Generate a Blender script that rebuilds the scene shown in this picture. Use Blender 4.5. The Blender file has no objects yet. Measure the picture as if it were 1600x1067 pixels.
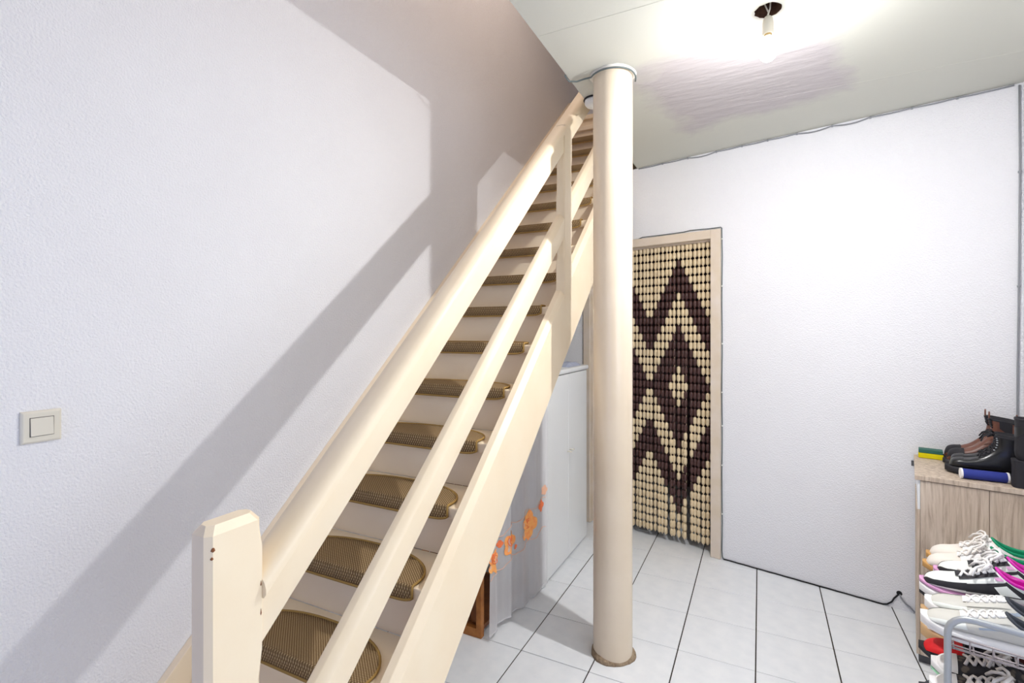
import bpy, bmesh, math, random
from mathutils import Vector, Matrix
random.seed(7)
sc = bpy.context.scene
COL = sc.collection
PI = math.pi

# ------------------------------------------------------------------ camera, world, lights, exposure
FPX, HORIZON, CAM_H, YAW = 773.53, 516.35, 1.507, 0.4647
cd = bpy.data.cameras.new('camera'); cam = bpy.data.objects.new('camera', cd); COL.objects.link(cam)
cd.sensor_width = 36.0; cd.lens = FPX * 36.0 / 1600.0
cd.shift_y = (HORIZON - 533.5) / 1600.0
cd.clip_start = 0.05
cam.location = (0, 0, CAM_H); cam.rotation_euler = (PI / 2, 0, YAW)
sc.camera = cam

w = bpy.data.worlds.new('world'); sc.world = w; w.use_nodes = True
w.node_tree.nodes['Background'].inputs[0].default_value = (0.55, 0.68, 1.0, 1)
w.node_tree.nodes['Background'].inputs[1].default_value = 0.4

def area_light(name, loc, rot, sx, sy, power, color):
    l = bpy.data.lights.new(name, 'AREA'); l.shape = 'RECTANGLE'; l.size = sx; l.size_y = sy
    l.energy = power; l.color = color
    o = bpy.data.objects.new(name, l); COL.objects.link(o); o.location = loc; o.rotation_euler = rot
    return o
XR_ = 1.130
BULB_STRENGTH = 5400.0
area_light('right_wall_fill_light', (XR_ - 0.02, 0.5, 1.55), (0, PI / 2, 0), 1.15, 1.5, 15, (0.86, 0.91, 1.0))  # fill light added to brighten the left wall; its window is invented
area_light('added_blue_fill_light', (-0.95, -2.17, 1.2), (PI / 2, 0, 0), 0.8, 1.8, 6, (0.15, 0.26, 1.0))  # assumed blue light added to tint the newel's end; its door is invented
area_light('stairwell_fill_light', (-1.28, 2.2, 4.9), (0, 0, 0), 0.5, 2.2, 13, (1.0, 0.80, 0.66))  # warm fill added above the stairwell to lift the wall shadows

sc.view_settings.view_transform = 'Standard'
sc.view_settings.look = 'None'
sc.view_settings.gamma = 1.0
sc.view_settings.use_curve_mapping = False
sc.view_settings.exposure = 0.47

# ------------------------------------------------------------------ materials
def lin(c):
    r = []
    for v in c[:3]:
        v = v / 255.0
        r.append(v / 12.92 if v <= 0.04045 else ((v + 0.055) / 1.055) ** 2.4)
    return (r[0], r[1], r[2], 1.0)

def mat(name, rgb, rough=0.6, spec=0.5, noise=None, bump=None, metal=0.0, emit=None, alpha=None, coat=0.0):
    """noise=(scale, amount, rgb2) mixes in a second colour; bump=(scale, strength, distance)"""
    m = bpy.data.materials.new(name); m.use_nodes = True
    nt = m.node_tree; N = nt.nodes; L = nt.links
    b = N['Principled BSDF']
    b.inputs['Base Color'].default_value = lin(rgb)
    b.inputs['Roughness'].default_value = rough
    b.inputs['Specular IOR Level'].default_value = spec
    b.inputs['Metallic'].default_value = metal
    b.inputs['Coat Weight'].default_value = coat
    if noise or bump:
        tc = N.new('ShaderNodeTexCoord')
    if noise:
        nz = N.new('ShaderNodeTexNoise'); nz.inputs['Scale'].default_value = noise[0]; nz.inputs['Detail'].default_value = 4
        L.new(tc.outputs['Object'], nz.inputs['Vector'])
        rp = N.new('ShaderNodeMapRange'); rp.inputs[1].default_value = 0.35; rp.inputs[2].default_value = 0.7
        rp.inputs[3].default_value = 0; rp.inputs[4].default_value = noise[1]
        L.new(nz.outputs['Fac'], rp.inputs[0])
        mx = N.new('ShaderNodeMix'); mx.data_type = 'RGBA'
        mx.inputs[6].default_value = lin(rgb); mx.inputs[7].default_value = lin(noise[2])
        L.new(rp.outputs[0], mx.inputs[0]); L.new(mx.outputs[2], b.inputs['Base Color'])
    if bump:
        nb = N.new('ShaderNodeTexNoise'); nb.inputs['Scale'].default_value = bump[0]; nb.inputs['Detail'].default_value = 3
        L.new(tc.outputs['Object'], nb.inputs['Vector'])
        bp = N.new('ShaderNodeBump'); bp.inputs['Strength'].default_value = bump[1]; bp.inputs['Distance'].default_value = bump[2]
        L.new(nb.outputs['Fac'], bp.inputs['Height']); L.new(bp.outputs['Normal'], b.inputs['Normal'])
    if emit:
        b.inputs['Emission Color'].default_value = emit[0]; b.inputs['Emission Strength'].default_value = emit[1]
    return m

M = {}
def bulb_glass_material():
    m = bpy.data.materials.new('glowing frosted glass'); m.use_nodes = True
    nt = m.node_tree; N = nt.nodes; L = nt.links
    tr = N.new('ShaderNodeBsdfTransparent'); em = N.new('ShaderNodeEmission'); em.inputs[0].default_value = (1, 0.98, 0.95, 1); em.inputs[1].default_value = 4.0
    ad = N.new('ShaderNodeAddShader'); L.new(tr.outputs[0], ad.inputs[0]); L.new(em.outputs[0], ad.inputs[1])
    L.new(ad.outputs[0], N['Material Output'].inputs[0])
    return m
M['wall'] = mat('rough white wall paint', (243, 243, 245), 0.85, 0.2, noise=(3.0, 0.25, (237, 236, 238)), bump=(150, 0.75, 0.006))
M['paint'] = mat('cream gloss paint', (246, 230, 202), 0.38, 0.45, noise=(6.0, 0.5, (242, 221, 188)), bump=(35, 0.12, 0.002))
M['column'] = mat('beige gloss paint', (229, 213, 190), 0.24, 0.5, noise=(4.0, 0.55, (219, 200, 172)), bump=(18, 0.10, 0.003))
M['mortar'] = mat('rough mortar', (170, 150, 125), 0.95, 0.1, noise=(60, 0.6, (120, 100, 80)), bump=(120, 1.0, 0.01))
M['plaster'] = mat('white plaster', (232, 228, 218), 0.9, 0.1, bump=(80, 0.5, 0.005))
M['tile'] = mat('white glazed tile', (236, 238, 240), 0.30, 0.45, noise=(14, 0.55, (222, 226, 230)), bump=(70, 0.05, 0.001))
M['grout'] = mat('dark grout', (66, 60, 55), 0.95, 0.1)
M['doorpaint'] = mat('worn door frame paint', (222, 205, 182), 0.5, 0.4, noise=(9, 0.7, (232, 220, 210)), bump=(40, 0.15, 0.002))
M['cupboard'] = mat('white laminate', (236, 238, 238), 0.35, 0.4)
M['gap'] = mat('painted gap shade', (90, 84, 80), 0.8, 0.2)
M['beadcream'] = mat('cream wooden bead', (232, 212, 176), 0.4, 0.4, noise=(40, 0.5, (214, 190, 150)))
M['beaddark'] = mat('dark brown wooden bead', (72, 48, 46), 0.4, 0.4, noise=(40, 0.5, (92, 60, 54)))
M['cord'] = mat('grey cable', (150, 152, 156), 0.5, 0.4)
M['cordgreen'] = mat('grey green cable', (98, 108, 108), 0.5, 0.4)
M['black'] = mat('black rubber', (32, 31, 33), 0.6, 0.3)
M['whiteplastic'] = mat('white plastic', (235, 235, 232), 0.4, 0.4)
M['switch'] = mat('cream plastic', (226, 221, 206), 0.4, 0.4)
M['socket'] = mat('cream ceramic socket', (225, 218, 200), 0.4, 0.4)
M['brass'] = mat('dull screw metal', (170, 150, 110), 0.4, 0.5, metal=0.8)
M['bulb'] = mat('lit frosted bulb', (255, 255, 255), 0.4, 0.2, emit=((0.98, 0.975, 0.98, 1), BULB_STRENGTH))
M['bulbglass'] = bulb_glass_material()
M['hole'] = mat('brown hole lining', (92, 66, 50), 0.95, 0.1, noise=(40, 0.7, (60, 42, 34)))
M['steel'] = mat('grey painted steel', (178, 182, 186), 0.35, 0.5, metal=0.35)
M['rust'] = mat('dull lilac steel wire', (170, 160, 160), 0.45, 0.5, metal=0.3)
M['pine'] = mat('orange pine', (186, 120, 58), 0.5, 0.4, noise=(18, 0.8, (140, 80, 36)))
M['pinedark'] = mat('dark pine', (140, 84, 42), 0.55, 0.4, noise=(18, 0.8, (104, 60, 30)))
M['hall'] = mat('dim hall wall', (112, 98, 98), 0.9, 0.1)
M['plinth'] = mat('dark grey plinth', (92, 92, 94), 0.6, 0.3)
M['bag'] = mat('blue grey plastic', (176, 184, 206), 0.3, 0.5)
M['glass'] = mat('frosted window glass', (225, 235, 245), 0.3, 0.5)
M['orange'] = mat('orange embroidery', (248, 158, 96), 0.8, 0.1, noise=(60, 0.9, (254, 190, 110)))
M['orangered'] = mat('red orange embroidery', (240, 128, 84), 0.8, 0.1)
M['pinkthread'] = mat('pale orange thread', (240, 190, 160), 0.8, 0.1)

def wood_material():
    m = bpy.data.materials.new('grey oak laminate'); m.use_nodes = True
    nt = m.node_tree; N = nt.nodes; L = nt.links; b = N['Principled BSDF']; b.inputs['Roughness'].default_value = 0.55
    tc = N.new('ShaderNodeTexCoord'); mp = N.new('ShaderNodeMapping'); mp.inputs['Scale'].default_value = (26, 26, 1.6)
    L.new(tc.outputs['Object'], mp.inputs['Vector'])
    nz = N.new('ShaderNodeTexNoise'); nz.inputs['Scale'].default_value = 2.2; nz.inputs['Detail'].default_value = 8; nz.inputs['Roughness'].default_value = 0.65; nz.inputs['Distortion'].default_value = 0.6
    L.new(mp.outputs[0], nz.inputs['Vector'])
    cr = N.new('ShaderNodeValToRGB')
    cr.color_ramp.elements[0].position = 0.30; cr.color_ramp.elements[0].color = lin((152, 132, 114))
    cr.color_ramp.elements[1].position = 0.72; cr.color_ramp.elements[1].color = lin((222, 207, 190))
    e = cr.color_ramp.elements.new(0.5); e.color = lin((198, 180, 160))
    L.new(nz.outputs['Fac'], cr.inputs[0]); L.new(cr.outputs[0], b.inputs['Base Color'])
    bp = N.new('ShaderNodeBump'); bp.inputs['Strength'].default_value = 0.2; bp.inputs['Distance'].default_value = 0.002
    L.new(nz.outputs['Fac'], bp.inputs['Height']); L.new(bp.outputs[0], b.inputs['Normal'])
    return m
M['oak'] = wood_material()

def weave_material(name, c1, c2, c3, freq):
    m = bpy.data.materials.new(name); m.use_nodes = True
    nt = m.node_tree; N = nt.nodes; L = nt.links; b = N['Principled BSDF']; b.inputs['Roughness'].default_value = 0.9
    b.inputs['Specular IOR Level'].default_value = 0.15
    tc = N.new('ShaderNodeTexCoord')
    def wave(rot, sc_):
        mp = N.new('ShaderNodeMapping'); mp.inputs['Rotation'].default_value = rot
        L.new(tc.outputs['Object'], mp.inputs['Vector'])
        wv = N.new('ShaderNodeTexWave'); wv.inputs['Scale'].default_value = sc_; wv.inputs['Distortion'].default_value = 0.6; wv.inputs['Detail'].default_value = 1
        L.new(mp.outputs[0], wv.inputs['Vector']); return wv
    a = wave((0, 0.5, 0.78), freq); c = wave((0.0, -0.5, -0.78), freq)
    ml = N.new('ShaderNodeMath'); ml.operation = 'MULTIPLY'
    L.new(a.outputs['Fac'], ml.inputs[0]); L.new(c.outputs['Fac'], ml.inputs[1])
    cr = N.new('ShaderNodeValToRGB')
    cr.color_ramp.elements[0].position = 0.05; cr.color_ramp.elements[0].color = lin(c1)
    cr.color_ramp.elements[1].position = 0.7; cr.color_ramp.elements[1].color = lin(c3)
    e = cr.color_ramp.elements.new(0.3); e.color = lin(c2)
    L.new(ml.outputs[0], cr.inputs[0]); L.new(cr.outputs[0], b.inputs['Base Color'])
    bp = N.new('ShaderNodeBump'); bp.inputs['Strength'].default_value = 0.6; bp.inputs['Distance'].default_value = 0.004
    L.new(ml.outputs[0], bp.inputs['Height']); L.new(bp.outputs[0], b.inputs['Normal'])
    return m
M['mat'] = weave_material('woven sisal', (112, 90, 62), (148, 122, 86), (190, 166, 126), 46)
M['matedge'] = mat('tan mat edging', (166, 134, 78), 0.85, 0.15, bump=(200, 0.5, 0.002))

def sheer_material():
    m = bpy.data.materials.new('sheer white voile'); m.use_nodes = True
    nt = m.node_tree; N = nt.nodes; L = nt.links; b = N['Principled BSDF']
    b.inputs['Base Color'].default_value = lin((244, 243, 244)); b.inputs['Roughness'].default_value = 0.9
    tr = N.new('ShaderNodeBsdfTransparent'); tl = N.new('ShaderNodeBsdfTranslucent'); tl.inputs[0].default_value = lin((230, 228, 232))
    m1 = N.new('ShaderNodeMixShader'); m1.inputs[0].default_value = 0.35
    L.new(b.outputs[0], m1.inputs[1]); L.new(tl.outputs[0], m1.inputs[2])
    m2 = N.new('ShaderNodeMixShader'); m2.inputs[0].default_value = 0.30
    L.new(m1.outputs[0], m2.inputs[1]); L.new(tr.outputs[0], m2.inputs[2])
    L.new(m2.outputs[0], N['Material Output'].inputs[0])
    return m
M['sheer'] = sheer_material()

def ceiling_material():
    m = bpy.data.materials.new('old ceiling paint with plaster patch'); m.use_nodes = True
    nt = m.node_tree; N = nt.nodes; L = nt.links; b = N['Principled BSDF']; b.inputs['Roughness'].default_value = 0.7
    b.inputs['Specular IOR Level'].default_value = 0.25
    tc = N.new('ShaderNodeTexCoord')
    # repaired patch: a rough rectangle around (-0.07, 2.62), turned with the back wall
    mp = N.new('ShaderNodeMapping'); mp.vector_type = 'TEXTURE'
    mp.inputs['Location'].default_value = (-0.10, 2.63, 0); mp.inputs['Rotation'].default_value = (0, 0, -0.30); mp.inputs['Scale'].default_value = (0.42, 0.42, 1)
    L.new(tc.outputs['Object'], mp.inputs['Vector'])
    nz = N.new('ShaderNodeTexNoise'); nz.inputs['Scale'].default_value = 5; nz.inputs['Detail'].default_value = 5
    L.new(tc.outputs['Object'], nz.inputs['Vector'])
    sub = N.new('ShaderNodeVectorMath'); sub.operation = 'MULTIPLY_ADD'
    L.new(nz.outputs['Color'], sub.inputs[0]); sub.inputs[1].default_value = (0.9, 0.9, 0); sub.inputs[2].default_value = (-0.45, -0.45, 0)
    ad = N.new('ShaderNodeVectorMath'); L.new(mp.outputs[0], ad.inputs[0]); L.new(sub.outputs[0], ad.inputs[1])
    ab = N.new('ShaderNodeVectorMath'); ab.operation = 'ABSOLUTE'; L.new(ad.outputs[0], ab.inputs[0])
    sp = N.new('ShaderNodeSeparateXYZ'); L.new(ab.outputs[0], sp.inputs[0])
    mx = N.new('ShaderNodeMath'); mx.operation = 'MAXIMUM'; L.new(sp.outputs[0], mx.inputs[0]); L.new(sp.outputs[1], mx.inputs[1])
    mr = N.new('ShaderNodeMapRange'); mr.inputs[1].default_value = 0.8; mr.inputs[2].default_value = 1.1; mr.inputs[3].default_value = 1; mr.inputs[4].default_value = 0
    L.new(mx.outputs[0], mr.inputs[0])
    cm = N.new('ShaderNodeMix'); cm.data_type = 'RGBA'
    cm.inputs[6].default_value = lin((207, 207, 197)); cm.inputs[7].default_value = lin((194, 188, 189))
    L.new(mr.outputs[0], cm.inputs[0]); L.new(cm.outputs[2], b.inputs['Base Color'])
    # trowel strokes inside the patch, faint grain outside
    mp2 = N.new('ShaderNodeMapping'); mp2.inputs['Rotation'].default_value = (0, 0, 0.35); mp2.inputs['Scale'].default_value = (4, 14, 1)
    L.new(tc.outputs['Object'], mp2.inputs['Vector'])
    n2 = N.new('ShaderNodeTexNoise'); n2.inputs['Scale'].default_value = 1.6; n2.inputs['Detail'].default_value = 6; L.new(mp2.outputs[0], n2.inputs['Vector'])
    n3 = N.new('ShaderNodeTexNoise'); n3.inputs['Scale'].default_value = 90; L.new(tc.outputs['Object'], n3.inputs['Vector'])
    a1 = N.new('ShaderNodeMath'); a1.operation = 'MULTIPLY'; L.new(n2.outputs['Fac'], a1.inputs[0]); L.new(mr.outputs[0], a1.inputs[1])
    a2 = N.new('ShaderNodeMath'); a2.operation = 'MULTIPLY_ADD'; L.new(n3.outputs['Fac'], a2.inputs[0]); a2.inputs[1].default_value = 0.06; L.new(a1.outputs[0], a2.inputs[2])
    bp = N.new('ShaderNodeBump'); bp.inputs['Strength'].default_value = 0.35; bp.inputs['Distance'].default_value = 0.012
    L.new(a2.outputs[0], bp.inputs['Height']); L.new(bp.outputs[0], b.inputs['Normal'])
    return m
M['ceiling'] = ceiling_material()

def floral_material():
    m = bpy.data.materials.new('black fabric with gold medallions'); m.use_nodes = True
    nt = m.node_tree; N = nt.nodes; L = nt.links; b = N['Principled BSDF']; b.inputs['Roughness'].default_value = 0.7
    tc = N.new('ShaderNodeTexCoord'); v = N.new('ShaderNodeTexVoronoi'); v.inputs['Scale'].default_value = 42
    L.new(tc.outputs['Object'], v.inputs['Vector'])
    mr = N.new('ShaderNodeMapRange'); mr.inputs[1].default_value = 0.28; mr.inputs[2].default_value = 0.38; mr.inputs[3].default_value = 0.6; mr.inputs[4].default_value = 0
    L.new(v.outputs['Distance'], mr.inputs[0])
    cm = N.new('ShaderNodeMix'); cm.data_type = 'RGBA'; cm.inputs[6].default_value = lin((46, 44, 48)); cm.inputs[7].default_value = lin((128, 116, 100))
    L.new(mr.outputs[0], cm.inputs[0]); L.new(cm.outputs[2], b.inputs['Base Color'])
    return m
M['floral'] = floral_material()
SH = dict(cream=(232, 224, 214), gum=(196, 150, 90), green=(10, 138, 96), white=(240, 238, 236), lace=(236, 230, 224), black=(44, 43, 47),
          lilac=(216, 160, 200), magenta=(206, 24, 160), pink=(220, 80, 160), grey=(206, 204, 196), bluegrey=(160, 172, 188), beige=(206, 172, 136), tan=(214, 178, 132),
          red=(212, 28, 34), mint=(176, 232, 196), darkgrey=(62, 66, 74), brownleather=(112, 72, 58), blackleather=(34, 33, 35), gold=(178, 140, 84), roll=(46, 58, 140), sponge=(232, 214, 20), scour=(52, 104, 92), darkred=(96, 44, 40), palegreen=(233, 236, 230))
for k, v in SH.items():
    M['s_' + k] = mat('shoe ' + k, v, 0.65, 0.3, bump=(260, 0.15, 0.001))
M['s_blackleather'] = mat('polished black leather', (30, 30, 32), 0.28, 0.5, bump=(160, 0.08, 0.001))
M['s_brownleather'] = mat('brown leather', (122, 78, 62), 0.4, 0.5, noise=(14, 0.6, (88, 54, 46)))
M['s_magenta'] = mat('shiny magenta lining', (210, 26, 166), 0.25, 0.6)
M['s_sponge'] = mat('yellow sponge', (232, 216, 30), 0.95, 0.1, bump=(200, 0.8, 0.003))

# ------------------------------------------------------------------ helpers
def link(name, me, m=None, parent=None, smooth=False):
    o = bpy.data.objects.new(name, me); COL.objects.link(o)
    if m is not None:
        for mm in (m if isinstance(m, (list, tuple)) else [m]):
            me.materials.append(M[mm] if isinstance(mm, str) else mm)
    if smooth:
        for p in me.polygons: p.use_smooth = True
    if parent is not None: o.parent = parent
    return o
def pyd(name, verts, faces, m=None, parent=None, smooth=False, loc=None):
    me = bpy.data.meshes.new(name); me.from_pydata([tuple(v) for v in verts], [], faces); me.update()
    bm = bmesh.new(); bm.from_mesh(me); bmesh.ops.recalc_face_normals(bm, faces=bm.faces); bm.to_mesh(me); bm.free()
    o = link(name, me, m, parent, smooth)
    if loc is not None: o.location = loc
    return o
class MB:
    def __init__(s): s.v = []; s.f = []; s.mi = []
    def add(s, v, f, mi=0):
        n = len(s.v); s.v += [tuple(p) for p in v]; s.f += [tuple(i + n for i in q) for q in f]; s.mi += [mi] * len(f); return s
    def box(s, a, b, mi=0):
        x0, y0, z0 = a; x1, y1, z1 = b
        return s.add([(x0, y0, z0), (x1, y0, z0), (x1, y1, z0), (x0, y1, z0), (x0, y0, z1), (x1, y0, z1), (x1, y1, z1), (x0, y1, z1)],
                     [(0, 3, 2, 1), (4, 5, 6, 7), (0, 1, 5, 4), (1, 2, 6, 5), (2, 3, 7, 6), (3, 0, 4, 7)], mi)
    def loft(s, rings, cap=(True, True), closed=True, mi=0):
        n = len(rings[0]); v = [p for r in rings for p in r]; f = []
        for i in range(len(rings) - 1):
            for j in range(n if closed else n - 1):
                k = (j + 1) % n
                f.append((i * n + j, i * n + k, (i + 1) * n + k, (i + 1) * n + j))
        if cap[0]: f.append(tuple(range(n))[::-1])
        if cap[1]: f.append(tuple((len(rings) - 1) * n + j for j in range(n)))
        return s.add(v, f, mi)
    def lathe(s, prof, n=16, c=(0, 0, 0), mi=0, cap=(True, True)):
        return s.loft([[(c[0] + r * math.cos(2 * PI * k / n), c[1] + r * math.sin(2 * PI * k / n), c[2] + z) for k in range(n)] for r, z in prof], cap=cap, mi=mi)
    def tube(s, path, r, n=6, mi=0, closed=False):
        P = [Vector(p) for p in path]; rings = []
        up = Vector((0, 0, 1)); prev = None
        for i, p in enumerate(P):
            if closed: t = P[(i + 1) % len(P)] - P[i - 1]
            else: t = P[min(i + 1, len(P) - 1)] - P[max(i - 1, 0)]
            if t.length < 1e-9: t = Vector((0, 0, 1))
            t.normalize()
            if prev is None:
                a = t.cross(up)
                if a.length < 0.1: a = t.cross(Vector((1, 0, 0)))
            else:
                a = prev - t * prev.dot(t)
                if a.length < 1e-6: a = t.cross(up)
            a.normalize(); prev = a; bb = t.cross(a)
            rr = r[i] if isinstance(r, (list, tuple)) else r
            rings.append([tuple(p + (a * math.cos(2 * PI * k / n) + bb * math.sin(2 * PI * k / n)) * rr) for k in range(n)])
        if closed: rings.append(rings[0])
        return s.loft(rings, cap=(not closed, not closed), mi=mi)
    def build(s, name, m=None, parent=None, smooth=False, bevel=0.0, loc=None, seg=2, autosmooth=None):
        me = bpy.data.meshes.new(name); me.from_pydata(s.v, [], s.f); me.update()
        for p, i in zip(me.polygons, s.mi): p.material_index = i
        bm = bmesh.new(); bm.from_mesh(me)
        bmesh.ops.recalc_face_normals(bm, faces=bm.faces)
        if bevel > 0:
            es = [e for e in bm.edges if len(e.link_faces) == 2 and e.calc_face_angle(0) > 0.5]
            bmesh.ops.bevel(bm, geom=es, offset=bevel, segments=seg, profile=0.5, affect='EDGES')
        bm.to_mesh(me); bm.free()
        o = link(name, me, m, parent, smooth)
        if autosmooth is not None:
            for p in me.polygons: p.use_smooth = True
            try: me.set_sharp_from_angle(angle=autosmooth)
            except Exception: pass
        if loc is not None: o.location = loc
        return o
def catmull(pts, n):
    out = []; m_ = len(pts)
    for i in range(n + 1):
        t = i / n * (m_ - 1); k = min(int(t), m_ - 2); u = t - k
        p0 = pts[max(k - 1, 0)]; p1 = pts[k]; p2 = pts[k + 1]; p3 = pts[min(k + 2, m_ - 1)]
        out.append(tuple(0.5 * ((2 * b) + (-a + c) * u + (2 * a - 5 * b + 4 * c - d) * u * u + (-a + 3 * b - 3 * c + d) * u ** 3) for a, b, c, d in zip(p0, p1, p2, p3)))
    return out
def empty(name, loc=(0, 0, 0), rz=0):
    o = bpy.data.objects.new(name, None); COL.objects.link(o); o.location = loc; o.rotation_euler = (0, 0, rz); o.empty_display_size = 0.1
    return o
def tag(o, label, cat, group=None):
    o['label'] = label; o['category'] = cat
    if group: o['group'] = group
    return o
def struct(o, label=None):
    o['kind'] = 'structure'
    if label: o['label'] = label
    return o

# ------------------------------------------------------------------ dimensions
XL = -1.74            # left wall
XR = 1.130            # right wall
YB = -2.2             # wall behind the camera
ZC = 2.70             # ceiling
XO = -0.81            # edge of the stairwell opening
WA = math.radians(-13.02)                       # the back wall runs askew
WP = Vector((-0.23, 3.542, 0.0))
WD = Vector((math.cos(WA), math.sin(WA), 0)); WN = Vector((-WD.y, WD.x, 0))
def W(u, d, z): p = WP + WD * u + WN * d; return (p.x, p.y, z)          # d > 0 is behind the wall face
SZ0, SM = CAM_H - 2.04, 0.897                   # stair pitch line (underside of the nosings)
SX = -0.91                                      # outer face of the stair
G, Y0N, RIS = 0.2138, 1.0785, 0.1918
def sl(y): return SZ0 + SM * y

# ------------------------------------------------------------------ structure: floor
floor = struct(MB().box((-1.95, -2.4, -0.06), (1.4, 5.3, -0.004)).build('floor', 'grout'), 'white tiled floor with dark joints')
TX0, TY0, TP, TQ = -1.00825, 2.1073, 0.33, 0.33495
tile_me = None
for i in range(-3, 7):
    for j in range(-13, 9):
        x0 = TX0 + i * TP; y0 = TY0 + j * TQ
        if tile_me is None:
            t = MB().box((0.0028, 0.0016, -0.012), (TP - 0.0028, TQ - 0.0016, 0.0)).build('tile', 'tile', floor, bevel=0.0012, seg=1)
            tile_me = t.data
        else:
            t = bpy.data.objects.new('tile', tile_me); COL.objects.link(t); t.parent = floor
        t.location = (x0, y0, random.uniform(-0.0006, 0.0))

# ------------------------------------------------------------------ structure: walls
struct(MB().box((XL - 0.15, YB - 0.15, 0), (XL, 5.2, 5.2)).build('wall_left', 'wall'), 'rough white plaster wall beside the stairs')
wr = MB().box((XR, YB - 0.15, 0), (XR + 0.15, -0.3, ZC + 0.3)).box((XR, 1.3, 0), (XR + 0.15, 3.5, ZC + 0.3)).box((XR, -0.3, 0), (XR + 0.15, 1.3, 0.95)).box((XR, -0.3, 2.15), (XR + 0.15, 1.3, ZC + 0.3))
struct(wr.build('wall_right', 'wall'), 'white wall at the right edge')
# back wall around the doorway
dl, dr, dt = -0.99, -0.06, 2.121
mb = MB()
def wbox(u0, u1, z0, z1, d0=0.0, d1=0.13):
    p = [W(u0, d0, z0), W(u1, d0, z0), W(u1, d1, z0), W(u0, d1, z0), W(u0, d0, z1), W(u1, d0, z1), W(u1, d1, z1), W(u0, d1, z1)]
    mb.add(p, [(0, 3, 2, 1), (4, 5, 6, 7), (0, 1, 5, 4), (1, 2, 6, 5), (2, 3, 7, 6), (3, 0, 4, 7)])
wbox(-1.545, dl, 0, 2.45); wbox(dl, -0.64, dt, 2.45); wbox(-0.64, dr, dt, ZC); wbox(dr, 1.41, 0, ZC)
struct(mb.build('wall_back', 'wall'), 'white back wall with the bead curtained doorway')
struct(MB().box((XL, YB - 0.15, 0), (-1.4, YB, ZC)).box((-0.5, YB - 0.15, 0), (XR, YB, ZC)).box((-1.4, YB - 0.15, 2.15), (-0.5, YB, ZC)).build('wall_front', 'wall'), 'white wall behind the viewpoint')
d2_ = struct(empty('added_door_2', (-0.95, YB - 0.1, 0)), 'added unseen glazed door behind the viewpoint for the blue fill light')  # door made up out of view to go with the blue fill light
MB().box((-0.45, -0.03, 0), (-0.35, 0.03, 2.15)).box((0.35, -0.03, 0), (0.45, 0.03, 2.15)).box((-0.35, -0.03, 2.05), (0.35, 0.03, 2.15)).box((-0.35, -0.03, 0), (0.35, 0.03, 0.3)).build('added_door_frame', 'whiteplastic', d2_)
MB().box((-0.35, -0.006, 0.3), (0.35, 0.006, 2.05)).build('pane', 'glass', d2_)
win = struct(empty('added_window_1', (XR + 0.06, 0.5, 0.95)), 'added unseen window in the right wall for the fill light')  # invented window out of view, added to house the fill light
wf = MB().box((-0.03, -0.8, 0), (0.03, 0.8, 0.05)).box((-0.03, -0.8, 1.15), (0.03, 0.8, 1.2)).box((-0.03, -0.8, 0.05), (0.03, -0.75, 1.15)).box((-0.03, 0.75, 0.05), (0.03, 0.8, 1.15)).box((-0.03, -0.025, 0.05), (0.03, 0.025, 1.15))
wf.build('added_window_frame', 'whiteplastic', win)
MB().box((0.005, -0.75, 0.05), (0.011, -0.025, 1.15)).build('pane', 'glass', win)
MB().box((0.005, 0.025, 0.05), (0.011, 0.75, 1.15)).build('pane', 'glass', win)
# ceiling slab with the lamp hole and the stairwell opening
HOLE = Vector((0.026, 2.076))
def ceiling_mesh():
    bm = bmesh.new(); zt = 0.28
    outer = [(XL, YB), (XR, YB), (XR, 3.36), (XO, 3.80), (XO, -0.4), (XL, -0.4)]
    hole = [(HOLE.x + 0.046 * math.cos(2 * PI * k / 20) * (1 + 0.05 * math.sin(3 * k)), HOLE.y + 0.046 * math.sin(2 * PI * k / 20) * (1 + 0.05 * math.cos(2 * k))) for k in range(20)]
    vo = [bm.verts.new((x, y, 0)) for x, y in outer]; vh = [bm.verts.new((x, y, 0)) for x, y in hole]
    es = [bm.edges.new((vo[i], vo[(i + 1) % 6])) for i in range(6)] + [bm.edges.new((vh[i], vh[(i + 1) % 20])) for i in range(20)]
    bmesh.ops.triangle_fill(bm, edges=es, use_beauty=True)
    for f in bm.faces:
        if f.normal.z > 0: f.normal_flip()
    tv = [bm.verts.new((x, y, zt)) for x, y in outer]
    for i in range(6): bm.faces.new((vo[i], vo[(i + 1) % 6], tv[(i + 1) % 6], tv[i]))
    bm.faces.new(tv)
    hv = [bm.verts.new((x, y, 0.10)) for x, y in hole]
    for i in range(20):
        f = bm.faces.new((vh[i], vh[(i + 1) % 20], hv[(i + 1) % 20], hv[i])); f.material_index = 1
    f = bm.faces.new(hv); f.material_index = 1
    me = bpy.data.meshes.new('ceiling'); bm.to_mesh(me); bm.free(); return me
ceil = struct(link('ceiling', ceiling_mesh(), ['ceiling', 'hole']), 'off-white ceiling with a rough plaster patch'); ceil.location = (0, 0, ZC)
def ceil_seam(a, b_):
    a = Vector(a); b_ = Vector(b_); d = (b_ - a).normalized(); n = Vector((-d.y, d.x)) * 0.0025
    q = [a - n, b_ - n, b_ + n, a + n]
    MB().add([(p.x, p.y, -0.0008) for p in q] + [(p.x, p.y, 0.0) for p in q], [(0, 3, 2, 1), (4, 5, 6, 7), (0, 1, 5, 4), (1, 2, 6, 5), (2, 3, 7, 6), (3, 0, 4, 7)]).build('seam', 'ceiling', ceil)
SEAMS = [((XO + 0.01, 1.845), (XR - 0.01, 1.848)), ((-0.2, 2.883), (XR - 0.01, 2.868))]
for a, b_ in SEAMS: ceil_seam(a, b_)
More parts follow.
